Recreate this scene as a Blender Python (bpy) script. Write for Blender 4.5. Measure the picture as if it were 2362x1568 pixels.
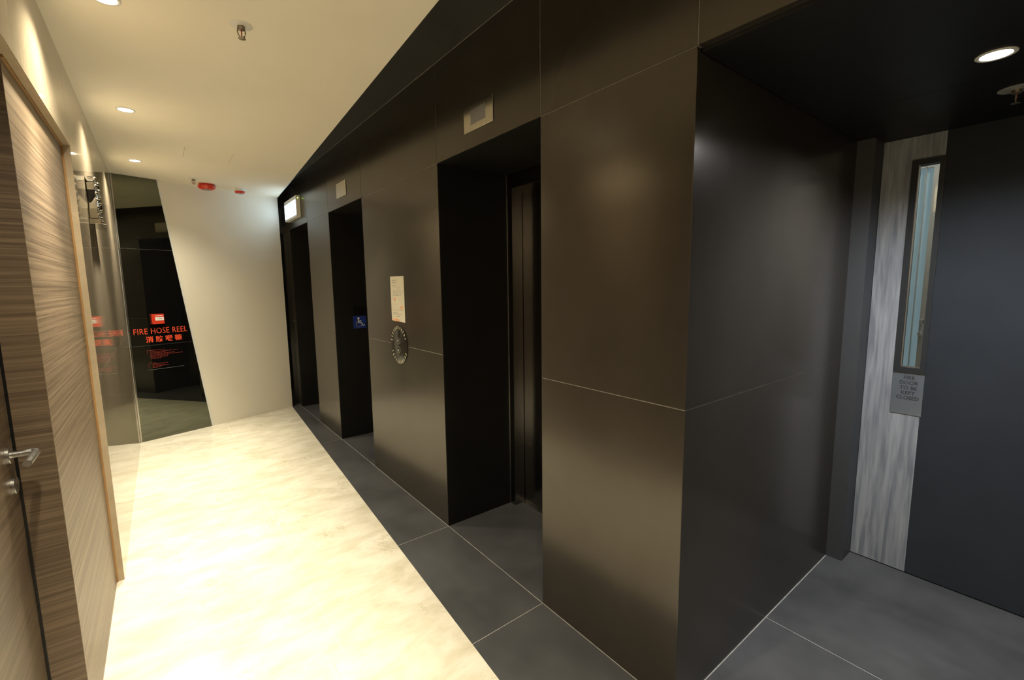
import bpy, bmesh, math, random
from mathutils import Vector, Matrix
random.seed(7)
for o in list(bpy.data.objects):
    bpy.data.objects.remove(o)
SC = bpy.context.scene
COL = SC.collection

# ------------------------------------------------------------------ camera
cam_d = bpy.data.cameras.new('camera')
cam_d.sensor_width = 36.0
cam_d.lens = 15.829
cam_d.clip_start = 0.02
cam = bpy.data.objects.new('camera', cam_d)
COL.objects.link(cam)
cam.matrix_world = Matrix(((0.788534, 0.084913, -0.609101, 0.0),
                           (-0.614860, 0.088363, -0.783671, 0.0),
                           (-0.012722, 0.992462, 0.121887, 1.5),
                           (0, 0, 0, 1)))
SC.camera = cam
# ------------------------------------------------------------------ world, exposure
W = bpy.data.worlds.new('world')
SC.world = W
W.use_nodes = True
W.node_tree.nodes['Background'].inputs[0].default_value = (0.5, 0.5, 0.55, 1)
W.node_tree.nodes['Background'].inputs[1].default_value = 0.0
vs = SC.view_settings
vs.view_transform = 'Standard'
vs.look = 'None'
vs.gamma = 1.0
vs.use_curve_mapping = False
vs.exposure = 0.0

LAMP_WARM = (1.0, 0.91, 0.70)
LAMP_NEUTRAL = (0.95, 0.98, 1.0)
P_BEAM, P_SPILL, P_ALC = 240.0, 108.0, 155.0

# ------------------------------------------------------------------ dimensions (metres)
XL = -0.268          # polished left wall
D = 1.31             # dark lift wall
H = 2.19             # head of niches
ZC = 2.565           # cream ceiling
ZT = 2.72            # dark ceiling over the tile strip
J = 1.087            # mid joint
YB = -2.4            # back of the corridor
Y_A0, Y_A1 = -0.75, 0.7775           # stair door alcove
L1A, L1B = 1.475, 2.359              # lift niche near
L2A, L2B = 3.583, 4.460              # lift niche far
O3A, O3B = 5.22, 6.04                # last recess
YF = 6.226                           # dark far wall
def edge_x(y): return 0.820 + 0.0640 * y     # skewed edge of the pale floor / ceiling
EA = Vector((XL, 5.637, 0)); EB = Vector((1.212, 6.107, 0))
EU = (EB - EA).normalized(); EN = Vector((EU.y, -EU.x, 0))   # end wall, facing the corridor
X, Y, Z = Vector((1, 0, 0)), Vector((0, 1, 0)), Vector((0, 0, 1))

# ------------------------------------------------------------------ materials
def mat(name, col, rough=0.5, metal=0.0, ior=1.5, trans=0.0, emit=None, estr=0.0, spec=0.5,
        mottle=None, rvar=0.0, bump=0.0, coat=0.0, aniso=0.0):
    """mottle = (amount, scale xyz, detail): lightness variation by noise in object space"""
    m = bpy.data.materials.new(name); m.use_nodes = True
    nt = m.node_tree; b = nt.nodes['Principled BSDF']
    b.inputs['Base Color'].default_value = (*col, 1)
    b.inputs['Roughness'].default_value = rough
    b.inputs['Metallic'].default_value = metal
    b.inputs['IOR'].default_value = ior
    b.inputs['Transmission Weight'].default_value = trans
    b.inputs['Specular IOR Level'].default_value = spec
    b.inputs['Coat Weight'].default_value = coat
    b.inputs['Anisotropic'].default_value = aniso
    if emit:
        b.inputs['Emission Color'].default_value = (*emit, 1)
        b.inputs['Emission Strength'].default_value = estr
    if mottle:
        amt, sc, det = mottle
        g = nt.nodes.new('ShaderNodeNewGeometry')
        mp = nt.nodes.new('ShaderNodeMapping'); mp.inputs['Scale'].default_value = sc
        n = nt.nodes.new('ShaderNodeTexNoise'); n.inputs['Scale'].default_value = 1.0
        n.inputs['Detail'].default_value = det; n.inputs['Roughness'].default_value = 0.62
        nt.links.new(g.outputs['Position'], mp.inputs['Vector'])
        nt.links.new(mp.outputs['Vector'], n.inputs['Vector'])
        r = nt.nodes.new('ShaderNodeMapRange')
        r.clamp = False
        r.inputs['From Min'].default_value = 0.3; r.inputs['From Max'].default_value = 0.7
        r.inputs['To Min'].default_value = 1 - amt; r.inputs['To Max'].default_value = 1 + amt
        nt.links.new(n.outputs['Fac'], r.inputs['Value'])
        mx = nt.nodes.new('ShaderNodeMix'); mx.data_type = 'RGBA'; mx.blend_type = 'MULTIPLY'
        mx.inputs['Factor'].default_value = 1.0
        mx.inputs['A'].default_value = (*col, 1)
        nt.links.new(r.outputs['Result'], mx.inputs['B'])
        nt.links.new(mx.outputs['Result'], b.inputs['Base Color'])
        if rvar:
            r2 = nt.nodes.new('ShaderNodeMapRange'); r2.clamp = False
            r2.inputs['From Min'].default_value = 0.3; r2.inputs['From Max'].default_value = 0.7
            r2.inputs['To Min'].default_value = rough - rvar; r2.inputs['To Max'].default_value = rough + rvar
            nt.links.new(n.outputs['Fac'], r2.inputs['Value'])
            nt.links.new(r2.outputs['Result'], b.inputs['Roughness'])
        if bump:
            bp = nt.nodes.new('ShaderNodeBump'); bp.inputs['Strength'].default_value = bump
            bp.inputs['Distance'].default_value = 0.002
            nt.links.new(n.outputs['Fac'], bp.inputs['Height'])
            nt.links.new(bp.outputs['Normal'], b.inputs['Normal'])
    return m

def wood(name, c1, c2, rough=0.45, wave=40.0, stretch=0.02, axis='Z', seed=0.0):
    """veneer: fine lines across `axis`, running along the other two"""
    m = bpy.data.materials.new(name); m.use_nodes = True
    nt = m.node_tree; b = nt.nodes['Principled BSDF']
    b.inputs['Roughness'].default_value = rough
    g = nt.nodes.new('ShaderNodeNewGeometry')
    def noise(sc, det, dist):
        mp = nt.nodes.new('ShaderNodeMapping'); mp.inputs['Scale'].default_value = sc
        mp.inputs['Location'].default_value = (seed, seed * 1.7, seed * 0.3)
        n = nt.nodes.new('ShaderNodeTexNoise'); n.inputs['Scale'].default_value = 1.0
        n.inputs['Detail'].default_value = det; n.inputs['Distortion'].default_value = dist
        nt.links.new(g.outputs['Position'], mp.inputs['Vector'])
        nt.links.new(mp.outputs['Vector'], n.inputs['Vector'])
        return n
    s = (wave * stretch, wave * stretch, wave) if axis == 'Z' else (wave, wave, wave * stretch)
    s2 = tuple(v * 3.2 for v in s)
    n1 = noise(s, 3.0, 0.9); n2 = noise(s2, 2.0, 0.4)
    ad = nt.nodes.new('ShaderNodeMath'); ad.operation = 'ADD'
    ml = nt.nodes.new('ShaderNodeMath'); ml.operation = 'MULTIPLY'; ml.inputs[1].default_value = 0.55
    nt.links.new(n2.outputs['Fac'], ml.inputs[0])
    nt.links.new(n1.outputs['Fac'], ad.inputs[0]); nt.links.new(ml.outputs[0], ad.inputs[1])
    r = nt.nodes.new('ShaderNodeValToRGB')
    r.color_ramp.elements[0].position = 0.60; r.color_ramp.elements[0].color = (*c1, 1)
    r.color_ramp.elements[1].position = 0.95; r.color_ramp.elements[1].color = (*c2, 1)
    nt.links.new(ad.outputs[0], r.inputs['Fac'])
    nt.links.new(r.outputs['Color'], b.inputs['Base Color'])
    bp = nt.nodes.new('ShaderNodeBump'); bp.inputs['Strength'].default_value = 0.15
    bp.inputs['Distance'].default_value = 0.001
    nt.links.new(ad.outputs[0], bp.inputs['Height']); nt.links.new(bp.outputs['Normal'], b.inputs['Normal'])
    return m

def marble(name):
    m = bpy.data.materials.new(name); m.use_nodes = True
    nt = m.node_tree; b = nt.nodes['Principled BSDF']
    b.inputs['Roughness'].default_value = 0.22
    g = nt.nodes.new('ShaderNodeNewGeometry')
    def noise(sc, scale, det, dist=0.0):
        mp = nt.nodes.new('ShaderNodeMapping'); mp.inputs['Scale'].default_value = sc
        mp.inputs['Rotation'].default_value = (0, 0, 0.25)
        n = nt.nodes.new('ShaderNodeTexNoise'); n.inputs['Scale'].default_value = scale
        n.inputs['Detail'].default_value = det; n.inputs['Distortion'].default_value = dist
        n.inputs['Roughness'].default_value = 0.65
        nt.links.new(g.outputs['Position'], mp.inputs['Vector'])
        nt.links.new(mp.outputs['Vector'], n.inputs['Vector'])
        return n
    n1 = noise((1.0, 1.9, 1), 4.2, 11.0, 0.35)
    r1 = nt.nodes.new('ShaderNodeValToRGB')
    e = r1.color_ramp.elements
    e[0].position = 0.33; e[0].color = (0.62, 0.56, 0.43, 1)
    e[1].position = 0.62; e[1].color = (0.79, 0.745, 0.63, 1)
    nt.links.new(n1.outputs['Fac'], r1.inputs['Fac'])
    # thin dark veins where a noise crosses its middle value, only in patches
    n2 = noise((1, 1, 1), 4.5, 10.0, 1.2)
    sb = nt.nodes.new('ShaderNodeMath'); sb.operation = 'SUBTRACT'; sb.inputs[1].default_value = 0.5
    ab = nt.nodes.new('ShaderNodeMath'); ab.operation = 'ABSOLUTE'
    nt.links.new(n2.outputs['Fac'], sb.inputs[0]); nt.links.new(sb.outputs[0], ab.inputs[0])
    v = nt.nodes.new('ShaderNodeMapRange')
    v.inputs['From Min'].default_value = 0.0; v.inputs['From Max'].default_value = 0.014
    v.inputs['To Min'].default_value = 1.0; v.inputs['To Max'].default_value = 0.0
    nt.links.new(ab.outputs[0], v.inputs['Value'])
    n3 = noise((1, 1, 1), 2.2, 3.0)
    pmask = nt.nodes.new('ShaderNodeMapRange')
    pmask.inputs['From Min'].default_value = 0.53; pmask.inputs['From Max'].default_value = 0.62
    nt.links.new(n3.outputs['Fac'], pmask.inputs['Value'])
    mu = nt.nodes.new('ShaderNodeMath'); mu.operation = 'MULTIPLY'
    nt.links.new(v.outputs['Result'], mu.inputs[0]); nt.links.new(pmask.outputs['Result'], mu.inputs[1])
    m2 = nt.nodes.new('ShaderNodeMath'); m2.operation = 'MULTIPLY'; m2.inputs[1].default_value = 0.6
    nt.links.new(mu.outputs[0], m2.inputs[0])
    mx = nt.nodes.new('ShaderNodeMix'); mx.data_type = 'RGBA'
    mx.inputs['B'].default_value = (0.30, 0.25, 0.15, 1)
    nt.links.new(m2.outputs[0], mx.inputs['Factor']); nt.links.new(r1.outputs['Color'], mx.inputs['A'])
    nt.links.new(mx.outputs['Result'], b.inputs['Base Color'])
    return m

M = {}
M['marble'] = marble('cream_marble')
M['cream_grout'] = mat('cream_grout', (0.80, 0.75, 0.63), 0.8, mottle=(0.08, (20, 20, 20), 2))
M['dark_tile'] = mat('charcoal_floor_tile', (0.062, 0.062, 0.065), 0.48, mottle=(0.30, (3.0, 2.2, 3), 6), rvar=0.05)
M['grey_grout'] = mat('pale_grey_grout', (0.42, 0.41, 0.38), 0.85, mottle=(0.2, (30, 30, 30), 2))
M['ceil'] = mat('cream_ceiling_paint', (0.86, 0.81, 0.68), 0.85, mottle=(0.015, (2, 2, 2), 2))
M['white_wall'] = mat('white_end_wall_paint', (0.79, 0.745, 0.64), 0.7, mottle=(0.015, (2, 2, 2), 2))
M['dark_panel'] = mat('charcoal_wall_panel', (0.073, 0.064, 0.053), 0.23, metal=0.6, ior=1.55, mottle=(0.10, (2.2, 2.2, 1.4), 4), rvar=0.02)
M['dark_gloss'] = mat('polished_black_panel', (0.018, 0.018, 0.017), 0.10, ior=1.7, mottle=(0.2, (3, 3, 3), 3))
M['reveal'] = mat('shade_black_panel', (0.010, 0.010, 0.0095), 0.45, ior=1.4, spec=0.3, mottle=(0.2, (3, 3, 3), 3))  # niche reveals: shade put into a darker colour; also the black alcove ceiling
M['dark_paint'] = mat('black_ceiling_panel', (0.030, 0.029, 0.027), 0.40, ior=1.5, mottle=(0.2, (3, 3, 3), 3), rvar=0.05)
M['joint'] = mat('grey_joint_filler', (0.26, 0.25, 0.22), 0.7, mottle=(0.25, (25, 25, 25), 3))
M['core'] = mat('dark_wall_core', (0.02, 0.02, 0.02), 0.9, mottle=(0.1, (5, 5, 5), 2))
M['pol_stone'] = mat('polished_taupe_stone', (0.43, 0.355, 0.255), 0.055, ior=1.55, mottle=(0.16, (9, 9, 0.9), 5), rvar=0.02)
M['stone_edge'] = mat('beige_stone_edge', (0.42, 0.33, 0.215), 0.55, mottle=(0.10, (14, 14, 14), 5))
M['gap_amber'] = mat('amber_shadow_gap', (0.36, 0.19, 0.065), 0.45, mottle=(0.15, (20, 20, 6), 4))  # brown tone of the shadow gap at the lining
M['veneer'] = wood('grey_brown_veneer', (0.145, 0.100, 0.062), (0.32, 0.235, 0.152), 0.42, wave=120, stretch=0.006)
M['veneer_dark'] = wood('brown_door_veneer', (0.085, 0.056, 0.034), (0.175, 0.122, 0.076), 0.42, wave=85, stretch=0.012, seed=3.1)
M['grey_wood'] = wood('weathered_grey_wood', (0.165, 0.178, 0.205), (0.315, 0.33, 0.355), 0.5, wave=24, stretch=0.07, axis='X', seed=1.3)
M['door_blue'] = mat('slate_blue_door', (0.026, 0.0305, 0.0375), 0.65, spec=0.15, mottle=(0.10, (3, 3, 3), 4))
M['frame_dark'] = mat('dark_grey_door_frame', (0.045, 0.048, 0.054), 0.55, mottle=(0.08, (4, 4, 4), 3))
M['frame_black'] = mat('black_window_frame', (0.022, 0.024, 0.027), 0.5, spec=0.3, mottle=(0.08, (4, 4, 4), 3))
M['black_glass'] = mat('black_mirror_glass', (0.004, 0.004, 0.004), 0.02, ior=2.35, mottle=(0.1, (3, 3, 3), 2))
M['black_glass'].node_tree.nodes['Principled BSDF'].inputs['Specular Tint'].default_value = (0.95, 1.0, 0.78, 1)
M['steel'] = mat('brushed_steel', (0.46, 0.45, 0.43), 0.30, 1.0, mottle=(0.10, (160, 160, 3), 3), rvar=0.05)
M['dark_steel'] = mat('dark_brushed_steel', (0.24, 0.23, 0.22), 0.20, 1.0, mottle=(0.06, (3, 160, 2), 2), rvar=0.02)
M['sign_steel'] = mat('satin_sign_steel', (0.20, 0.235, 0.28), 0.12, 0.55, mottle=(0.05, (2, 120, 120), 2))
M['gold_steel'] = mat('pale_steel_plate', (0.52, 0.49, 0.43), 0.16, 1.0, mottle=(0.05, (120, 120, 3), 3))
M['chrome'] = mat('polished_chrome', (0.75, 0.74, 0.72), 0.06, 1.0, mottle=(0.03, (30, 30, 30), 2))
M['brass'] = mat('dull_brass', (0.32, 0.27, 0.20), 0.38, 0.9, mottle=(0.1, (60, 60, 60), 2))
M['black_plastic'] = mat('black_plastic', (0.008, 0.008, 0.008), 0.18, mottle=(0.1, (30, 30, 30), 2))
M['white_plastic'] = mat('white_plastic', (0.75, 0.74, 0.70), 0.4, mottle=(0.03, (30, 30, 30), 2))
M['grey_plastic'] = mat('grey_plastic', (0.30, 0.30, 0.29), 0.4, mottle=(0.05, (30, 30, 30), 2))
M['red_plastic'] = mat('red_plastic', (0.62, 0.045, 0.02), 0.22, mottle=(0.08, (25, 25, 25), 2))
M['red_paint'] = mat('red_lettering', (0.80, 0.085, 0.035), 0.4, mottle=(0.10, (30, 30, 30), 2))
M['red_dim'] = mat('dark_red_print', (0.30, 0.03, 0.02), 0.5, mottle=(0.20, (60, 60, 60), 2))
M['red_glass'] = mat('red_glass_bulb', (0.50, 0.05, 0.03), 0.1, mottle=(0.05, (60, 60, 60), 2))
M['blue_sign'] = mat('blue_sign_face', (0.012, 0.035, 0.26), 0.4, mottle=(0.10, (20, 20, 20), 2))
M['white_print'] = mat('white_print', (0.85, 0.85, 0.80), 0.5, mottle=(0.03, (30, 30, 30), 2))
M['paper'] = mat('cream_paper', (0.66, 0.62, 0.50), 0.7, mottle=(0.04, (12, 12, 12), 3))
M['ink'] = mat('grey_blue_ink', (0.20, 0.20, 0.24), 0.7, mottle=(0.3, (150, 150, 150), 2))
M['ink_orange'] = mat('orange_ink', (0.85, 0.48, 0.28), 0.7, mottle=(0.1, (60, 60, 60), 2))
M['lcd'] = mat('grey_display', (0.17, 0.17, 0.18), 0.10, mottle=(0.05, (10, 10, 10), 2))
M['etch'] = mat('etched_dark_lettering', (0.02, 0.022, 0.025), 0.6, mottle=(0.1, (60, 60, 60), 2))
M['ivory_print'] = mat('ivory_print', (0.70, 0.64, 0.44), 0.5, mottle=(0.1, (60, 60, 60), 2))
M['clear'] = mat('clear_glass', (0.93, 0.97, 0.96), 0.0, trans=1.0, ior=1.45, mottle=(0.01, (3, 3, 3), 1))
M['lens_warm'] = mat('lamp_lens_warm', (1, 1, 1), 0.5, emit=(1.0, 0.90, 0.68), estr=16.0)
M['lens_neutral'] = mat('lamp_lens_neutral', (1, 1, 1), 0.5, emit=(1.0, 0.97, 0.90), estr=16.0)
M['exit_face'] = mat('lit_exit_panel', (0.9, 0.95, 1.0), 0.4, emit=(0.56, 0.78, 1.0), estr=6.0)
M['exit_text'] = mat('lit_cyan_lettering', (0.2, 0.7, 0.8), 0.4, emit=(0.40, 0.92, 0.97), estr=0.98)
M['led'] = mat('green_led', (0.2, 0.8, 0.1), 0.4, emit=(0.45, 1.0, 0.10), estr=4.0)
M['stair_wall'] = mat('pale_stair_wall', (0.62, 0.62, 0.58), 0.7, mottle=(0.03, (4, 4, 4), 2))
M['frosted'] = mat('daylit_frosted_glass', (0.35, 0.45, 0.50), 0.5, emit=(0.36, 0.52, 0.58), estr=0.30, mottle=(0.12, (2, 2, 2.5), 3))

# ------------------------------------------------------------------ builders
WL = {}   # world location of every object that parents others
def finish(o, label=None, cat=None, group=None, kind=None):
    if label: o['label'] = label
    if cat: o['category'] = cat
    if group: o['group'] = group
    if kind: o['kind'] = kind
    return o
def mesh_obj(name, verts, faces, m, parent=None, smooth=False, bevel=0.0):
    vs_ = [Vector(v) for v in verts]
    lo = Vector([min(v[i] for v in vs_) for i in range(3)]); hi = Vector([max(v[i] for v in vs_) for i in range(3)])
    org = Vector(((lo.x + hi.x) / 2, (lo.y + hi.y) / 2, lo.z))
    me = bpy.data.meshes.new(name)
    me.from_pydata([v - org for v in vs_], [], faces)
    bm = bmesh.new(); bm.from_mesh(me)
    bmesh.ops.remove_doubles(bm, verts=bm.verts, dist=1e-6)
    bmesh.ops.recalc_face_normals(bm, faces=bm.faces)
    if bevel > 0:
        ed = [e for e in bm.edges if len(e.link_faces) == 2 and e.calc_face_angle(0) > 0.5]
        bmesh.ops.bevel(bm, geom=ed, offset=bevel, segments=2, profile=0.6, affect='EDGES', clamp_overlap=True)
    bm.to_mesh(me); bm.free()
    if smooth:
        for p in me.polygons: p.use_smooth = True
        try: me.set_sharp_from_angle(angle=math.radians(38))
        except Exception: pass
    me.materials.append(M[m])
    o = bpy.data.objects.new(name, me); COL.objects.link(o)
    if parent is not None:
        o.parent = parent
        o.location = org - WL[parent]
    else:
        o.location = org
    WL[o] = org
    return o
def empty(name, loc, parent=None):
    o = bpy.data.objects.new(name, None); COL.objects.link(o)
    o.empty_display_size = 0.05
    loc = Vector(loc)
    o.location = loc if parent is None else loc - WL[parent]
    if parent is not None: o.parent = parent
    WL[o] = loc
    return o
BF = [(0, 1, 2, 3), (7, 6, 5, 4), (0, 4, 5, 1), (1, 5, 6, 2), (2, 6, 7, 3), (3, 7, 4, 0)]
def boxv(x0, x1, y0, y1, z0, z1):
    return [(x0, y0, z0), (x1, y0, z0), (x1, y1, z0), (x0, y1, z0), (x0, y0, z1), (x1, y0, z1), (x1, y1, z1), (x0, y1, z1)]
def box(name, x0, x1, y0, y1, z0, z1, m, parent=None, bevel=0.0):
    return mesh_obj(name, boxv(x0, x1, y0, y1, z0, z1), BF, m, parent, bevel=bevel)
def boxes(name, lst, m, parent=None, bevel=0.0):
    v, f = [], []
    for b in lst:
        k = len(v); v += boxv(*b); f += [tuple(i + k for i in q) for q in BF]
    return mesh_obj(name, v, f, m, parent, bevel=bevel)
class Frame:
    """a local frame on a surface: u to the right, v up, n out of the surface"""
    def __init__(s, o, u, v, n): s.o, s.u, s.v, s.n = Vector(o), Vector(u), Vector(v), Vector(n)
    def p(s, a, b, c=0.0): return s.o + s.u * a + s.v * b + s.n * c
def prism(name, fr, pts, c0, c1, m, parent=None, bevel=0.0):
    n = len(pts)
    v = [fr.p(a, b, c0) for a, b in pts] + [fr.p(a, b, c1) for a, b in pts]
    f = [tuple(range(n)), tuple(range(2 * n - 1, n - 1, -1))] + [(i, (i + 1) % n, n + (i + 1) % n, n + i) for i in range(n)]
    return mesh_obj(name, v, f, m, parent, bevel=bevel)
def plate(name, fr, a0, a1, b0, b1, c0, c1, m, parent=None, bevel=0.0):
    return prism(name, fr, [(a0, b0), (a1, b0), (a1, b1), (a0, b1)], c0, c1, m, parent, bevel)
def lathe(name, fr, prof, m, parent=None, seg=40, smooth=True):
    """prof: (radius, height along n) from bottom to top around fr.n"""
    v, f = [], []
    for r, h in prof:
        for k in range(seg):
            a = 2 * math.pi * k / seg
            v.append(fr.p(max(r, 1e-5) * math.cos(a), max(r, 1e-5) * math.sin(a), h))
    for i in range(len(prof) - 1):
        for k in range(seg):
            f.append((i * seg + k, i * seg + (k + 1) % seg, (i + 1) * seg + (k + 1) % seg, (i + 1) * seg + k))
    f.append(tuple(range(seg))); f.append(tuple(range((len(prof) - 1) * seg, len(prof) * seg)))
    return mesh_obj(name, v, f, m, parent, smooth=smooth)
def ringlathe(name, fr, prof, m, parent=None, seg=48, smooth=True):
    """closed profile (torus-like)"""
    v, f = [], []; n = len(prof)
    for r, h in prof:
        for k in range(seg):
            a = 2 * math.pi * k / seg
            v.append(fr.p(r * math.cos(a), r * math.sin(a), h))
    for i in range(n):
        for k in range(seg):
            j = (i + 1) % n
            f.append((i * seg + k, i * seg + (k + 1) % seg, j * seg + (k + 1) % seg, j * seg + k))
    return mesh_obj(name, v, f, m, parent, smooth=smooth)
def tube_data(pts, r, seg=12):
    pts = [Vector(p) for p in pts]; v, f = [], []
    for i, p in enumerate(pts):
        t = (pts[min(i + 1, len(pts) - 1)] - pts[max(i - 1, 0)]).normalized()
        ref = Z if abs(t.z) < 0.9 else X
        a = t.cross(ref).normalized(); b = t.cross(a)
        for k in range(seg):
            w = 2 * math.pi * k / seg
            v.append(p + (a * math.cos(w) + b * math.sin(w)) * r)
    for i in range(len(pts) - 1):
        for k in range(seg):
            f.append((i * seg + k, i * seg + (k + 1) % seg, (i + 1) * seg + (k + 1) % seg, (i + 1) * seg + k))
    f.append(tuple(range(seg))); f.append(tuple(range((len(pts) - 1) * seg, len(pts) * seg)))
    return v, f
def tube(name, pts, r, m, parent=None, seg=12):
    v, f = tube_data(pts, r, seg)
    return mesh_obj(name, v, f, m, parent, smooth=True)
def text(name, fr, body, size, c0, c1, m, parent=None, offset=0.0, align='CENTER', sx=1.0, space=1.0):
    cu = bpy.data.curves.new('tmp', 'FONT'); cu.body = body; cu.size = size
    cu.align_x = align; cu.align_y = 'CENTER'; cu.extrude = 0.5; cu.offset = offset; cu.resolution_u = 3; cu.space_character = space
    t = bpy.data.objects.new('tmp', cu); COL.objects.link(t)
    dg = bpy.context.evaluated_depsgraph_get(); dg.update()
    me = bpy.data.meshes.new_from_object(t.evaluated_get(dg))
    v = [fr.p(q.co.x * sx, q.co.y, c0 + (q.co.z + 0.5) * (c1 - c0)) for q in me.vertices]
    f = [tuple(p.vertices) for p in me.polygons]
    bpy.data.objects.remove(t); bpy.data.curves.remove(cu); bpy.data.meshes.remove(me)
    return mesh_obj(name, v, f, m, parent)
def strokes(name, fr, lines, w, c0, c1, m, parent=None):
    """flat print: polylines of width w with round joints, given in the frame"""
    v, f = [], []
    def add(poly):
        k = len(v); n = len(poly)
        v.extend([fr.p(a, b, c0) for a, b in poly] + [fr.p(a, b, c1) for a, b in poly])
        f.append(tuple(range(k, k + n))); f.append(tuple(range(k + 2 * n - 1, k + n - 1, -1)))
        f.extend([(k + i, k + (i + 1) % n, k + n + (i + 1) % n, k + n + i) for i in range(n)])
    for ln in lines:
        for (a0, b0), (a1, b1) in zip(ln, ln[1:]):
            l = math.hypot(a1 - a0, b1 - b0) or 1e-6
            px, py = -(b1 - b0) / l * w / 2, (a1 - a0) / l * w / 2
            add([(a0 + px, b0 + py), (a1 + px, b1 + py), (a1 - px, b1 - py), (a0 - px, b0 - py)])
        for a, b in ln:
            add([(a + w / 2 * math.cos(k * math.pi / 5), b + w / 2 * math.sin(k * math.pi / 5)) for k in range(10)])
    me = mesh_obj(name, v, f, m, parent)
    if name == 'print': me['kind'] = 'stuff'
    return me
def clip(poly, a, b, c):
    """keep a*x + b*y <= c"""
    out = []
    for i in range(len(poly)):
        p, q_ = poly[i], poly[(i + 1) % len(poly)]
        dp, dq = a * p[0] + b * p[1] - c, a * q_[0] + b * q_[1] - c
        if dp <= 0: out.append(p)
        if dp * dq < 0:
            t = dp / (dp - dq); out.append((p[0] + t * (q_[0] - p[0]), p[1] + t * (q_[1] - p[1])))
    return out
GF = Frame((0, 0, 0), X, Y, Z)
RW = lambda y, z, x=D: Frame((x, y, z), -Y, Z, -X)        # frame on the lift wall (faces the corridor)
CE = lambda x, y, z=ZC: Frame((x, y, z), X, -Y, -Z)       # frame on a ceiling, n points down
EW = lambda s, z: Frame(EA + EU * s + Z * z, EU, Z, EN)   # frame on the end wall

# ------------------------------------------------------------------ floor
fl = box('floor', -0.70, 4.4, YB - 0.1, 6.6, -0.08, -0.0009, 'cream_grout')
finish(fl, 'cream marble and charcoal tile floor of the lift lobby', 'floor', kind='structure')
G = 0.0011
xs = [XL - 0.14, 0.475, 1.5]; ys = [YB, -0.45, 1.06, 2.58, 4.10, 5.62, 6.4]
for i in range(2):
    for j in range(6):
        p = [(xs[i] + G, ys[j] + G), (xs[i + 1] - G, ys[j] + G), (xs[i + 1] - G, ys[j + 1] - G), (xs[i] + G, ys[j + 1] - G)]
        p = clip(p, 1.0, -0.064, 0.820 - 0.001)
        p = clip(p, -EU.y, EU.x, (-EU.y * EA.x + EU.x * EA.y) + 0.05)
        if len(p) > 2: prism('marble_slab', GF, p, -0.03, 0.0, 'marble', fl)
# grout bed of the dark tiles
bed = clip([(0.5, YB), (D - 0.001, YB), (D - 0.001, YF), (0.5, YF)], -1.0, 0.064, -0.820)
prism('grout_bed', GF, bed, -0.0085, -0.0006, 'grey_grout', fl)
box('grout_bed', D - 0.001, 2.96, YB, YF, -0.0085, -0.0006, 'grey_grout', fl)
T = 0.0016
cuts = [YB, -1.4, -0.75, 0.7775, L1A, L1B, L2B, YF]
for a, b in zip(cuts, cuts[1:]):
    p = clip([(0.5, a + T), (D - T * 1.2, a + T), (D - T * 1.2, b - T), (0.5, b - T)], -1.0, 0.064, -0.8205)
    prism('dark_floor_tile', GF, p, -0.03, 0.0, 'dark_tile', fl)
for a, b, x1 in ((L1A, L1B, 1.895), (L2A, L2B, 1.895), (O3A, O3B, 1.75)):
    box('dark_floor_tile', D + T, x1, a, b, -0.03, 0.0, 'dark_tile', fl)
# alcove tiles
for x0, x1 in ((D, 2.03), (2.03, 2.93)):
    for a, b in ((-0.75, 0.05), (0.05, 0.7775)) if x0 < 1.5 else ((-0.75, 0.7775),):
        box('dark_floor_tile', x0 + T, x1 - T, a + 0.002, b - 0.003, -0.03, 0.0, 'dark_tile', fl)

# ------------------------------------------------------------------ ceilings
cp = clip([(XL - 0.2, YB), (1.4, YB), (1.4, 6.3), (XL - 0.2, 6.3)], 1.0, -0.064, 0.820)
ce = prism('ceiling', GF, cp, ZC, ZC + 0.25, 'ceil')
finish(ce, 'cream painted corridor ceiling cut along a skewed edge', 'ceiling', kind='structure')
hx0, hx1, hy0, hy1 = 0.245, 0.562, 4.32, 4.635
boxes('access_panel_joint', [(hx0, hx0 + .002, hy0, hy1, ZC - .0008, ZC + .01), (hx1, hx1 + .002, hy0, hy1, ZC - .0008, ZC + .01)], 'stone_edge', ce)
dc = box('ceiling_recess', 0.60, 1.95, YB, YF, ZT, ZT + 0.1, 'dark_paint')
finish(dc, 'black recessed ceiling strip along the lift wall', 'ceiling', kind='structure')
fa = prism('trim_2', GF, [(edge_x(YB), YB), (edge_x(YB) + 0.004, YB), (edge_x(6.12) + 0.004, 6.12), (edge_x(6.12), 6.12)], ZC - 0.001, ZT, 'dark_paint')
finish(fa, 'thin black edge strip of the cream ceiling', 'trim', kind='structure')
ac = box('ceiling_alcove', D + 0.022, 2.95, Y_A0, Y_A1, H, H + 0.06, 'core')
finish(ac, 'black panelled ceiling of the stair door alcove', 'ceiling', kind='structure')
for x0, x1 in ((D + 0.022, 2.29), (2.29, 2.95)):
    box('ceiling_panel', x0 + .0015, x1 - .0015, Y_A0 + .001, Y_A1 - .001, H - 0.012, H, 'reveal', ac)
HA = H - 0.012

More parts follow.
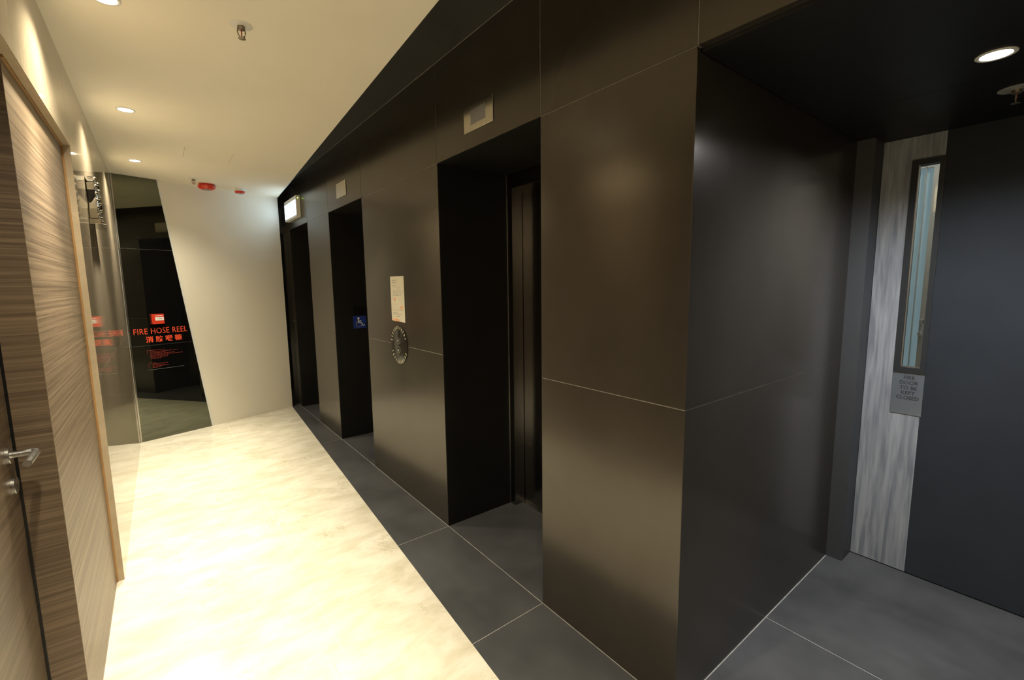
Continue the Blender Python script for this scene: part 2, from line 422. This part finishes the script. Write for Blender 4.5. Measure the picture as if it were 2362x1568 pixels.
# ------------------------------------------------------------------ lift wall: core, front panels, reveals
wr = boxes('wall_right', [(D + .022, 1.95, L1B + .014, L2A - .014, 0, ZT), (D + .022, 1.95, L2B + .014, O3A - .014, 0, ZT),
                          (D + .022, 1.95, O3B + .014, YF, 0, ZT), (D + .022, 2.75, Y_A1 + .022, L1A - .014, 0, ZT),
                          (D + .022, 1.95, L1A - .014, L1B + .014, H + .014, ZT), (D + .022, 1.95, L2A - .014, L2B + .014, H + .014, ZT),
                          (D + .022, 1.95, O3A - .014, O3B + .014, H + .014, ZT), (D + .022, 1.95, Y_A0, Y_A1 + .022, H + .07, ZT),
                          (D + .022, 1.95, YB, Y_A0 - .022, 0, ZT)], 'core')
finish(wr, 'charcoal panelled lift wall with deep door niches', 'wall', kind='structure')
g = 0.0012
def wp(y0, y1, z0, z1):
    box('wall_panel', D, D + .022, y0 + g, y1 - g, z0 + g, z1 - g, 'dark_panel', wr, bevel=0.0012)
for a, b in ((Y_A1, L1A), (L1B, L2A), (L2B, O3A), (O3B, YF), (YB, Y_A0)):
    wp(a, b, 0.0, J); wp(a, b, J, H)
for a, b in ((YB, Y_A0), (Y_A0, Y_A1), (Y_A1, L1A), (L1A, L1B), (L1B, L2A), (L2A, L2B), (L2B, O3A), (O3A, YF)):
    wp(a, b, H, ZT)
for a, b in ((Y_A1, L1A), (L1B, L2A), (L2B, O3A), (O3B, YF)):
    box('joint_filler', D + .0012, D + .022, a + .002, b - .002, J - .001, J + .001, 'joint', wr)
    box('joint_filler', D + .0012, D + .022, a + .002, b - .002, H - .001, H + .001, 'joint', wr)
for y in (Y_A1, L1A, L1B, L2A, L2B, O3A):
    box('joint_filler', D + .0012, D + .022, y - .001, y + .001, H + .002, ZT, 'joint', wr)
box('joint_filler', D - .001, D + .022, YB, YF, ZT - .003, ZT, 'joint', wr)
for a, b, x1 in ((L1A, L1B, 1.80), (L2A, L2B, 1.80), (O3A, O3B, 1.66)):
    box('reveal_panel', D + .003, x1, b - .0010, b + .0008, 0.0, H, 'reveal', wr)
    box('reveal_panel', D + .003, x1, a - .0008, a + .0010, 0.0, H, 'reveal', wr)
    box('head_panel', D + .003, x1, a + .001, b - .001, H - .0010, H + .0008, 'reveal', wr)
# alcove side wall (faces the camera side)
wa = box('wall_alcove', D + .022, 2.775, Y_A1 + .022, Y_A1 + .03, 0, H + .05, 'core')
finish(wa, 'charcoal panelled side wall of the stair door alcove', 'wall', kind='structure')
for z0, z1 in ((0, J), (J, HA)):
    box('wall_panel', D + .0005, 2.775, Y_A1, Y_A1 + .021, z0 + g, z1 - g, 'dark_panel', wa, bevel=0.0005)
box('joint_filler', D + .004, 2.774, Y_A1 + .0012, Y_A1 + .021, J - .001, J + .001, 'joint', wa)
wa2 = box('wall_alcove_near', D + .001, 2.95, Y_A0 - .02, Y_A0, 0, H, 'dark_panel')
finish(wa2, 'charcoal near side wall of the alcove, behind the viewer', 'wall', kind='structure')
# far dark polished wall behind the white end wall
wf = box('wall_far', 0.9, 2.0, YF, YF + .05, 0, ZT, 'dark_gloss')
finish(wf, 'polished black wall closing the lift wall behind the white end wall', 'wall', kind='structure')
box('grout_line', 1.0, D, YF - .006, YF, 0.0, 0.004, 'gold_steel', wf)
wb = box('wall_back', -0.7, 2.0, YB - .06, YB, 0, ZT + .1, 'dark_panel')
finish(wb, 'charcoal wall closing the corridor behind the viewer', 'wall', kind='structure')

# ------------------------------------------------------------------ white end wall with slanted black panel
LEN = (EB - EA).length
we = prism('wall_end', EW(0, 0), [(0.0, 0), (LEN, 0), (LEN, ZC), (0.0, ZC)], -0.085, -0.006, 'white_wall')
finish(we, 'white painted end wall of the corridor', 'wall', kind='structure')
ST, SB = 0.352, 0.630           # right edge of the black glass at the top / bottom
def sx(z): return SB + (ST - SB) * z / ZC
prism('plaster_face', EW(0, 0), [(SB + .022, 0), (LEN, 0), (LEN, ZC), (ST + .022, ZC)], -0.006, 0.0, 'white_wall', we, bevel=0.0)
prism('edge_bead', EW(0, 0), [(SB + .004, 0), (SB + .022, 0), (ST + .022, ZC), (ST + .004, ZC)], -0.006, 0.003, 'white_plastic', we)
hc = empty('fire_hose_cabinet', EA + EU * 0.3)
finish(hc, 'black mirror glass cabinet front with red fire hose reel lettering', 'cabinet')
for z0, z1 in ((0.004, 0.950), (0.950, 1.886), (1.886, ZC)):
    prism('glass_panel', EW(0, 0), [(0.014, z0 + .002), (sx(z0 + .002) + .002, z0 + .002), (sx(z1 - .002) + .002, z1 - .002), (0.014, z1 - .002)],
          -0.0055, 0.002, 'black_glass', hc)
for zz in (0.950, 1.886):
    plate('joint_strip', EW(0, 0), 0.012, sx(zz), zz - .002, zz + .002, -0.0055, 0.0005, 'steel', hc)
plate('corner_strip', EW(0, 0), 0.002, 0.012, 0.0, 0.950, -0.0055, 0.004, 'gold_steel', hc)
plate('corner_strip', EW(0, 0), 0.002, 0.014, 0.950, 1.886, -0.0055, 0.004, 'steel', hc)
plate('corner_strip', EW(0, 0), 0.002, 0.010, 1.886, ZC, -0.0055, 0.004, 'steel', hc)
tx = text('lettering', EW(0.262, 1.087), 'FIRE HOSE REEL', 0.0815, 0.002, 0.007, 'red_paint', hc, offset=-0.0004, sx=0.745, space=1.07)
finish(tx, 'red raised lettering reading FIRE HOSE REEL')
CH = '\u6d88\u9632\u5589\u8f46'
for k, c in enumerate(CH):
    t = text('lettering', EW(0.162 + 0.0805 * k, 1.003), c, 0.064, 0.002, 0.007, 'red_paint', hc, offset=0.0008)
    finish(t, 'red Chinese character in the lettering row')
rows = [(0.0, .145, .900), (.028, .265, .884), (.028, .155, .873), (.028, .240, .862), (.028, .300, .851), (.028, .185, .840), (.028, .175, .828), (.028, .110, .817),
        (0.012, .070, .775), (.035, .175, .763), (.035, .135, .751), (.035, .180, .739), (.035, .095, .727)]
ln = []
for a0, a1, z in rows:
    a = a0
    while a < a1 - .006:
        w = random.uniform(.010, .026); ln.append([(a, z), (min(a + w, a1), z)]); a += w + .007
for z in (.884, .862, .763, .751, .735): ln.append([(0.002, z), (0.008, z)])
it = strokes('instruction_print', EW(0.128, 0), ln, 0.0034, 0.002, 0.0024, 'red_dim', hc); it['kind'] = 'stuff'
finish(it, 'small dark red lines of instructions, too small to read')
plate('instruction_edge', EW(0.128, 0), -.01, .30, .706, .7075, 0.002, 0.0024, 'grey_plastic', hc)
# alarm call point
cpnt = empty('fire_alarm_call_point', EW(0.245, 1.158).o)
finish(cpnt, 'small red fire alarm box with white panel above the red lettering', 'alarm box')
plate('housing', EW(0.245, 1.158), -.055, .045, 0, .098, 0.002, 0.036, 'red_plastic', cpnt, bevel=.003)
plate('glass_plate', EW(0.245, 1.158), -.030, .040, .034, .068, 0.036, 0.039, 'white_print', cpnt, bevel=.001)
strokes('print', EW(0.245, 1.158), [[(-.012, .051), (-.008, .051)], [(.003, .051), (.008, .051)], [(.018, .051), (.023, .051)]], .006, .039, .0394, 'etch', cpnt)
strokes('print', EW(0.245, 1.158), [[(-.026, .080), (-.018, .080)], [(-.010, .080), (.004, .080)], [(.010, .080), (.032, .080)]], .007, .036, .0364, 'white_print', cpnt)

# ------------------------------------------------------------------ left wall
PY = 2.972                     # far jamb of the timber opening
DH = 2.165                     # its head
XP = XL - 0.030                # face of the timber side panel
XD = XL - 0.118                # face of the door leaf
YS = 1.955                     # reveal beside the door leaf
YD0 = 0.95                     # near jamb of the opening
wl = boxes('wall_left', [(-.55, XL - .022, PY + .02, 5.75, 0, ZC), (-.55, XL - .022, YD0 - .02, PY + .02, DH + .02, ZC), (-.55, XL - .022, YB, YD0 - .02, 0, ZC)], 'core')
finish(wl, 'polished taupe stone wall on the left of the corridor', 'wall', kind='structure')
def lp(y0, y1, z0, z1):
    box('stone_panel', XL - .022, XL, y0 + .0008, y1 - .0008, z0 + .0008, z1 - .0008, 'pol_stone', wl, bevel=.0006)
lp(PY, EA.y - 0.002, 0, J); lp(PY, EA.y - 0.002, J, ZC)
lp(YD0, PY, DH, ZC); lp(YB, YD0, J, ZC); lp(YB, YD0, 0, J)
t1 = boxes('trim_1', [(XL - .060, XL - .001, PY + .0005, PY + .020, 0, DH + .018), (XL - .060, XL - .001, YD0, PY, DH - .0005, DH + .018)], 'stone_edge', bevel=.001)
finish(t1, 'beige stone edge lining the timber door opening', 'trim', kind='structure')
boxes('shadow_gap_strip', [(XP, XP + .006, PY - .007, PY, 0, DH - .0006), (XP, XP + .006, YS, PY - .007, DH - .008, DH - .0006)], 'gap_amber', t1)  # amber strip painted in place of the brown shadow gap
d1 = empty('door_1', (XD, 1.5, 0))
finish(d1, 'grey brown timber veneer door in a recess on the left, with lever handle', 'door', kind='structure')
box('side_panel', XP - .03, XP, YS, PY, 0.0, DH - .001, 'veneer', d1)
box('jamb', XD - .06, XP - .0005, YS - .002, YS + .03, 0.0, DH - .001, 'veneer_dark', d1)
box('head_lining', XD - .06, XP - .001, YD0 + .015, YS - .003, DH - .022, DH - .001, 'veneer_dark', d1)
box('shadow_gap', XD - .06, XD - .012, YS - .020, YS - .002, 0.0, DH - .02, 'black_plastic', d1)
leaf = box('leaf', XD - .045, XD, YD0 + .02, YS - .011, 0.006, DH - .024, 'veneer_dark', d1, bevel=.001)
box('jamb', XD - .06, XL - .001, YD0 - .02, YD0 + .014, 0.0, DH - .001, 'veneer_dark', d1)
box('seal', XD + .0005, XD + .007, YS - .006, YS - .0022, 0.0, DH - .023, 'black_plastic', d1)
HY = 1.880; HZ = 1.030
LF = Frame((XD, HY, HZ), Y, Z, X)
lathe('rose', LF, [(.0, 0), (.0255, 0), (.0255, .008), (.024, .0095), (.0, .0095)], 'steel', d1, 36)
v1, f1 = tube_data([(XD + .008, HY, HZ), (XD + .050, HY, HZ), (XD + .058, HY - .003, HZ), (XD + .061, HY - .012, HZ), (XD + .061, HY - .060, HZ), (XD + .061, HY - .125, HZ)], .0098, 16)
mesh_obj('lever', v1, f1, 'steel', d1, smooth=True)
KF = Frame((XD, HY + .012, HZ - .095), Y, Z, X)
kr = lathe('key_rose', KF, [(.0, 0), (.0255, 0), (.0255, .008), (.024, .0095), (.0, .0095)], 'steel', d1, 36)
prism('keyhole', KF, [(-.004, -.011), (.004, -.011), (.005, .004), (0, .011), (-.005, .004)], .0095, .0099, 'black_plastic', kr)

# polished metal sign standing off the left wall, seen almost edge on
sg = empty('wall_sign', (XL, 3.52, 1.86))
finish(sg, 'polished metal wall sign standing off the taupe wall beside the timber opening', 'sign')
def blk(n, m, y0, y1, z0, z1, d, bv=.003): box(n, XL + .0006, XL + d, y0, y1, z0, z1, m, sg, bevel=bv)
blk('top_bar', 'chrome', 3.44, 3.70, 2.095, 2.122, .040, .008)
blk('sign_face', 'gold_steel', 3.46, 3.70, 2.050, 2.093, .036)
prism('pictogram', Frame((XL + .004, 3.45, 0), X, Z, -Y), [(0, 2.048), (.046, 2.048), (.006, 1.985), (0, 1.985)], -.23, 0, 'black_plastic', sg)
blk('sign_face', 'chrome', 3.47, 3.70, 1.950, 2.046, .040)
blk('sign_face', 'gold_steel', 3.44, 3.70, 1.895, 1.948, .040)
blk('bottom_bar', 'gold_steel', 3.40, 3.72, 1.862, 1.888, .052, .002)
for k, z in enumerate((2.108, 2.07, 2.03, 1.995, 1.955, 1.915, 1.875)):  # chrome beads added to catch the downlights as sparkles
    for yy in (3.435, 3.60):
        lathe('sparkle_bead', Frame((XL + (.040 if k < 6 else .052), yy + .004 * (k % 2), z), Y, Z, X),
              [(.0, -.004), (.008, -.004), (.0095, .0), (.0075, .006), (.003, .009), (.0, .0095)], 'chrome', sg, 14)
tube('thin_rod', [(XL + .016, 3.42, 1.865), (XL + .016, 3.42, 1.74)], .0022, 'gold_steel', sg, 8)  # thin vertical rod below the bottom bar

# ------------------------------------------------------------------ lifts
def lift(y0, y1, label):
    e = empty('lift_door', (1.85, (y0 + y1) / 2, 0))
    finish(e, label, 'lift door', group='lift landing doors in the niches')
    boxes('door_frame', [(1.802, 1.885, y1 - .055, y1 + .012, 0, H), (1.802, 1.885, y0 - .012, y0 + .055, 0, H), (1.802, 1.885, y0 + .055, y1 - .055, 2.10, H)], 'dark_steel', e, bevel=.0015)
    ym = (y0 + y1) / 2 - .12
    box('door_leaf', 1.888, 1.915, ym + .0015, y1 - .050, 0.004, 2.115, 'dark_steel', e, bevel=.001)
    box('door_leaf', 1.880, 1.907, y0 + .050, ym - .0015, 0.004, 2.115, 'dark_steel', e, bevel=.001)
    boxes('sill', [(1.865, 1.93, y0 + .05, y1 - .05, -.004, .003)], 'steel', e)
    box('edge_strip', 1.799, 1.8018, y1 - .006, y1, 0.001, H, 'steel', e)
    return e
lift(L1A, L1B, 'dark brushed steel lift door in the nearer niche, right of the notice sheet')
lift(L2A, L2B, 'dark brushed steel lift door in the niche beside the blue wheelchair sign')
sd = empty('service_door', (1.68, (O3A + O3B) / 2, 0))
finish(sd, 'plain black door deep in the last recess under the lit exit sign', 'door')
box('leaf', 1.662, 1.70, O3A + .03, O3B - .03, 0.004, H - .03, 'frame_dark', sd, bevel=.001)
boxes('door_frame', [(1.66, 1.72, O3A - .01, O3A + .028, 0, H), (1.66, 1.72, O3B - .028, O3B + .01, 0, H), (1.66, 1.72, O3A + .028, O3B - .028, H - .028, H)], 'frame_dark', sd)

# lift position indicators
def indicator(y, label, m_plate):
    e = empty('lift_indicator', (D, y, 2.268)); fr = RW(y, 2.268)
    finish(e, label, 'lift indicator', group='lift position indicators above the niches')
    plate('face_plate', fr, -.128, .128, 0, .126, .0, .004, m_plate, e, bevel=.001)
    return e, fr
e, fr = indicator(1.932, 'square framed lift indicator with grey display above the nearer lift niche', 'gold_steel')
plate('display', fr, -.064, .064, .030, .098, .0041, .0046, 'lcd', e)
e, fr = indicator(4.052, 'plain pale lift indicator plate above the niche with the wheelchair sign', 'gold_steel')

# notice sheet
ns = empty('notice_sheet', (D, 2.980, 1.253)); fr = RW(2.980, 1.253)
finish(ns, 'white notice paper taped on the dark wall above the round call panel', 'notice')
prism('sheet', fr, [(-.110, .004), (.110, -.002), (.112, .314), (-.112, .315)], .0006, .0016, 'paper', ns)
lines = []
for z, a0, a1 in ((.290, -.08, -.02), (.272, -.08, .0), (.250, -.08, -.03), (.240, -.02, .05), (.228, .0, .06), (.212, -.08, .085), (.200, -.07, .08), (.190, -.02, .03),
                  (.183, -.085, .05), (.095, -.085, -.06), (.080, -.08, .08), (.060, -.08, -.01), (.05, -.08, .05), (.035, -.03, .01)):
    a = a0
    while a < a1:
        w = random.uniform(.008, .022); lines.append([(a, z + random.uniform(-.003, .003)), (a + w, z + random.uniform(-.003, .003))]); a += w + random.uniform(.008, .016)
strokes('print', fr, lines, .0032, .0016, .0019, 'ink', ns)
strokes('print', fr, [[(-.06, .160), (-.03, .162)], [(-.05, .150), (-.035, .150)], [(.05, .106), (.09, .108)], [(.03, .092), (.08, .094)], [(-.09, .016), (.0, .016)], [(-.07, .006), (.015, .008)]],
        .011, .0016, .0018, 'ink_orange', ns)

# round call panel
cpn = empty('lift_call_panel', (D, 2.981, 1.088)); fr = RW(2.981, 1.088)
finish(cpn, 'round black lift call panel ringed with pale marks below the notice', 'call panel')
lathe('disc', fr, [(.0, 0), (.136, 0), (.136, .004), (.134, .0055), (.0, .0055)], 'black_plastic', cpn, 64)
for k in range(28):
    a = math.radians(90 - k * 360 / 28)
    if k in (6, 7, 8, 20, 21): continue
    r0, r1 = .116, .116 + (.013 if k % 3 else .016)
    strokes('ring_mark', fr, [[(r0 * math.cos(a), r0 * math.sin(a)), (r1 * math.cos(a), r1 * math.sin(a))]], .0065 if k % 2 else .009, .0055, .006, 'ivory_print', cpn)
for zc, up in ((.028, 1), (-.034, -1)):
    bf = Frame(fr.p(0, zc), fr.u, fr.v, fr.n)
    b = lathe('call_button', bf, [(.0, .0055), (.020, .0055), (.020, .009), (.018, .0105), (.0, .0105)], 'black_plastic', cpn, 32)
    ringlathe('button_ring', bf, [(.0205, .0055), (.0245, .0055), (.0245, .0105), (.0205, .0105)], 'steel', b, 32)
    prism('arrow', bf, [(-.009, -.002 * up), (.009, -.002 * up), (0, .011 * up)], .0105, .0109, 'white_print', b)

# exit sign
es = empty('exit_sign', (D, 5.735, 2.275)); fr = RW(5.735, 2.275)
finish(es, 'lit white exit sign box above the last dark recess', 'exit sign')
plate('housing', fr, -.285, .285, 0, .228, .001, .046, 'white_plastic', es, bevel=.004)
plate('lit_panel', fr, -.268, .268, .024, .184, .046, .048, 'exit_face', es)
text('lettering', Frame(fr.p(-.085, .104), fr.u, fr.v, fr.n), 'EXIT', 0.165, .048, .0486, 'exit_text', es, offset=.001, sx=0.85)
text('lettering', Frame(fr.p(.165, .104), fr.u, fr.v, fr.n), '\u51fa', 0.13, .048, .0486, 'exit_text', es, offset=.001)
lathe('status_light', Frame(fr.p(.285, .200, .024), fr.n, fr.v, fr.u), [(.0, -.001), (.005, -.001), (.0045, .003), (.0, .005)], 'led', es, 12)

# wheelchair sign and tactile plate on the far reveal of the second niche
wf_ = Frame((1.550, L2B, 1.150), X, Z, -Y)
ws = empty('wheelchair_sign', (1.550, L2B, 1.09))
finish(ws, 'small square blue wheelchair access sign on the niche reveal', 'sign')
plate('plate', wf_, -.064, .064, -.060, .060, .0005, .003, 'blue_sign', ws, bevel=.0008)
arc = [(-.010 + .0275 * math.cos(a), -.018 + .0275 * math.sin(a)) for a in [math.radians(d) for d in range(118, 345, 12)]]
strokes('pictogram', wf_, [arc, [(-.012, .030), (-.014, -.004), (.014, -.004), (.032, -.034), (.046, -.028)], [(-.012, .013), (.012, .013)]], .0085, .003, .0036, 'white_print', ws)
prism('pictogram', wf_, [(-.012 + .0105 * math.cos(k * math.pi / 10), .038 + .0105 * math.sin(k * math.pi / 10)) for k in range(20)], .003, .0036, 'white_print', ws)
tp = empty('tactile_plate', (1.552, L2B, 1.215)); tf = Frame((1.552, L2B, 1.262), X, Z, -Y)
finish(tp, 'faint dark tactile plate just above the wheelchair sign', 'plate')
plate('plate', tf, -.062, .062, -.045, .045, .0005, .0025, 'black_plastic', tp, bevel=.0006)
for a in (-.036, -.022):
    for b in (-.018, .0, .018):
        lathe('raised_dot', Frame(tf.p(a, b, .0025), tf.u, tf.v, tf.n), [(.0, 0), (.004, 0), (.003, .0015), (.0, .002)], 'black_plastic', tp, 10)

# ------------------------------------------------------------------ fire door in the alcove
XF = 2.910
d2 = empty('door_2', (XF, 0.2, 0))
finish(d2, 'slate blue fire door with grey wood strip and narrow glass panel', 'door', kind='structure')
box('frame_post', 2.7755, XF + .04, 0.704, Y_A1 + .035, 0, HA + .03, 'frame_dark', d2, bevel=.0004)
box('frame_post', 2.775, XF + .04, Y_A0, -0.42, 0, HA, 'frame_dark', d2, bevel=.0004)
WY0, WY1, WZ0, WZ1 = 0.466, 0.587, 1.040, 2.066      # vision panel outer
HOLE = (0.487, 0.563, 1.066, 2.040)
boxes('grey_wood_strip', [(XF, XF + .042, WY1, 0.7025, .006, HA - .002), (XF, XF + .042, 0.4715, WY1, .006, WZ0), (XF, XF + .042, 0.4715, WY1, WZ1, HA - .002)], 'grey_wood', d2)
boxes('leaf', [(XF - .002, XF + .042, -0.418, 0.4700, .006, HA - .002)], 'door_blue', d2, bevel=.0008)
vf = boxes('window_frame', [(XF - .008, XF + .050, HOLE[1], WY1, WZ0, WZ1), (XF - .008, XF + .050, WY0, HOLE[0], WZ0, WZ1),
                       (XF - .008, XF + .050, HOLE[0], HOLE[1], WZ0, HOLE[2]), (XF - .008, XF + .050, HOLE[0], HOLE[1], HOLE[3], WZ1)], 'frame_black', d2)
box('pane', XF + .018, XF + .024, HOLE[0], HOLE[1], HOLE[2], HOLE[3], 'clear', vf)
boxes('bead', [(XF + .000, XF + .017, HOLE[1] - .004, HOLE[1] - .0003, HOLE[2], HOLE[3]), (XF + .000, XF + .017, HOLE[0], HOLE[1], HOLE[2], HOLE[2] + .004)], 'steel', vf)
dsn = empty('door_sign', (XF, .528, .828)); fr = Frame((XF, .528, .828), -Y, Z, -X)
finish(dsn, 'brushed steel plate with fire door lettering under the narrow glass panel', 'sign')
plate('plate', fr, -.061, .061, 0, .208, .0005, .003, 'sign_steel', dsn, bevel=.0006)
for k, wd in enumerate(('FIRE', 'DOOR', 'TO BE', 'KEPT', 'CLOSED')):
    text('lettering', Frame(fr.p(0.004, .186 - .0255 * k), fr.u, fr.v, fr.n), wd, .0240, .003, .0034, 'etch', dsn, offset=.0004)

# stair landing seen through the glass panel
sw = boxes('wall_stair', [(XF + .06, 4.5, 1.02, 1.06, 0, 2.7), (XF + .06, 4.5, -0.85, -0.81, 0, 2.7), (4.20, 4.26, -0.85, 1.06, 0, 0.80), (4.20, 4.26, -0.85, 1.06, 2.36, 2.7),
                          (4.20, 4.26, -0.85, 0.20, .8, 2.36), (4.20, 4.26, 0.90, 1.06, .8, 2.36), (XF + .06, 4.5, -.85, 1.06, 2.7, 2.75)], 'stair_wall')
finish(sw, 'pale stair landing walls behind the fire door glass', 'wall', kind='structure')
w1 = empty('window_1', (4.2, .55, .8))
finish(w1, 'white framed frosted stair window seen through the door glass', 'window', kind='structure')
boxes('window_frame', [(4.16, 4.22, .835, .90, .8, 2.36), (4.16, 4.22, .20, .26, .8, 2.36), (4.16, 4.22, .26, .835, 2.285, 2.36), (4.16, 4.22, .26, .835, .8, .86)], 'white_plastic', w1)
boxes('sash', [(4.145, 4.18, .690, .722, .86, 2.285), (4.15, 4.18, .759, .763, .86, 2.285), (4.15, 4.18, .722, .835, 2.245, 2.285)], 'white_plastic', w1)
box('pane', 4.19, 4.20, .26, .835, .86, 2.285, 'frosted', w1)
boxes('latch', [(4.115, 4.145, .700, .712, 1.12, 1.23), (4.10, 4.145, .700, .716, 1.195, 1.225), (4.10, 4.145, .704, .720, 1.115, 1.14)], 'white_plastic', w1, bevel=.002)
sl = bpy.data.lights.new('stair_lamp_light', 'POINT'); sl.energy = 3.0; sl.color = (1.0, 0.95, 0.78); sl.shadow_soft_size = .08
st = empty('stair_lamp', (3.55, 0.35, 2.60)); finish(st, 'round stair landing ceiling lamp beyond the fire door', 'lamp')
lathe('diffuser', Frame((3.55, .35, 2.70), X, -Y, -Z), [(.0, 0), (.12, 0), (.12, .03), (.10, .045), (.0, .05)], 'lens_neutral', st, 24)
so = bpy.data.objects.new('lamp_light', sl); COL.objects.link(so); so.parent = st; so.location = (0, 0, -.02)

# ------------------------------------------------------------------ ceiling fittings
def downlight(x, y, z, label, warm, power, cone, blend, beam=0.0):
    fr = CE(x, y, z)
    e = empty('downlight', (x, y, z)); finish(e, label, 'downlight', group='recessed ceiling downlights')
    ringlathe('trim_ring', fr, [(.036, -.0005), (.047, -.0005), (.047, .002), (.045, .0035), (.038, .0035), (.036, .002)], 'white_plastic', e, 40)
    lathe('lens', fr, [(.0, .0002), (.036, .0002), (.036, .0012), (.0, .0016)], 'lens_warm' if warm else 'lens_neutral', e, 32, smooth=False)
    for pw, cn, bl in ((power, cone, blend), (beam, 58, 1.0)):      # wide spill and reflector beam
        if pw <= 0: continue
        l = bpy.data.lights.new('lamp_light', 'SPOT'); l.energy = pw; l.color = LAMP_WARM if warm else LAMP_NEUTRAL
        l.spot_size = math.radians(cn); l.spot_blend = bl; l.shadow_soft_size = .03
        lo = bpy.data.objects.new('lamp_light', l); COL.objects.link(lo); lo.parent = e; lo.location = (0, 0, -.012)
    return e
XD_ = -0.066
for y, lab in ((5.00, 'round lit downlight on the cream ceiling nearest the black glass cabinet'),
               (3.644, 'round lit downlight on the cream ceiling, second from the black glass cabinet'),
               (2.33, 'round lit downlight on the cream ceiling just above the timber door opening'),
               (1.02, 'round lit downlight on the cream ceiling above the timber door handle'),
               (-.28, 'round lit downlight on the cream ceiling beside the viewer'),
               (-1.58, 'round lit downlight on the cream ceiling behind the viewer')):
    downlight(XD_, y, ZC, lab, True, P_SPILL, 130, 0.9, P_BEAM)
downlight(2.075, 0.245, HA, 'round lit downlight in the black alcove ceiling', False, P_ALC, 154, 1.0)

def sprinkler(x, y, z, label, rad, m_plate):
    fr = CE(x, y, z); e = empty('sprinkler', (x, y, z)); finish(e, label, 'sprinkler', group='ceiling sprinkler heads')
    lathe('cover_plate', fr, [(.0, 0), (rad, 0), (rad, .001), (rad * .8, .004), (.016, .005), (.0, .005)], m_plate, e, 40)
    lathe('body', fr, [(.0, .004), (.014, .004), (.014, .016), (.010, .019), (.0, .019)], 'brass', e, 20)
    for s in (-1, 1):
        tube('frame_arm', [fr.p(s * .012, 0, .015), fr.p(s * .0145, 0, .028), fr.p(s * .011, 0, .040), fr.p(s * .003, 0, .048)], .0026, 'brass', e, 8)
    tube('bulb', [fr.p(0, 0, .018), fr.p(0, 0, .046)], .0021, 'red_glass', e, 8)
    lathe('deflector', fr, [(.0, .047), (.004, .047), (.014, .050), (.014, .0515), (.004, .053), (.0, .054)], 'brass', e, 20)
    return e
sprinkler(0.356, 2.235, ZC, 'brass sprinkler head on the cream ceiling nearest the viewer', .042, 'white_plastic')
sprinkler(0.358, 5.49, ZC, 'small sprinkler head on the cream ceiling beside the red alarm bell', .042, 'white_plastic')
sprinkler(2.500, 0.232, HA, 'sprinkler head with wide grey cover plate in the black alcove ceiling', .050, 'grey_plastic')

ab_ = empty('alarm_bell', (0.478, 5.70, ZC)); fr = CE(0.478, 5.70)
finish(ab_, 'round red alarm bell on the ceiling in front of the white end wall', 'alarm bell')
lathe('base_plate', fr, [(.0, 0), (.068, 0), (.068, .012), (.0, .012)], 'red_plastic', ab_, 40)
lathe('gong', fr, [(.060, .012), (.076, .016), (.079, .024), (.077, .036), (.068, .048), (.052, .055), (.0, .058)], 'red_plastic', ab_, 48)
lathe('centre_cap', fr, [(.0, .056), (.030, .056), (.028, .0605), (.0, .062)], 'grey_plastic', ab_, 24)
be = empty('alarm_beacon', (0.78, 5.76, ZC)); fr = CE(0.78, 5.76)
finish(be, 'small white based alarm beacon with dark red lens on the ceiling', 'alarm beacon')
lathe('base', fr, [(.0, 0), (.046, 0), (.047, .028), (.0, .028)], 'white_plastic', be, 36)
lathe('lens', fr, [(.047, .028), (.048, .034), (.044, .047), (.036, .052), (.0, .052)], 'red_plastic', be, 36)
lathe('lens_cap', fr, [(.0, .051), (.032, .051), (.030, .0545), (.0, .055)], 'grey_plastic', be, 24)
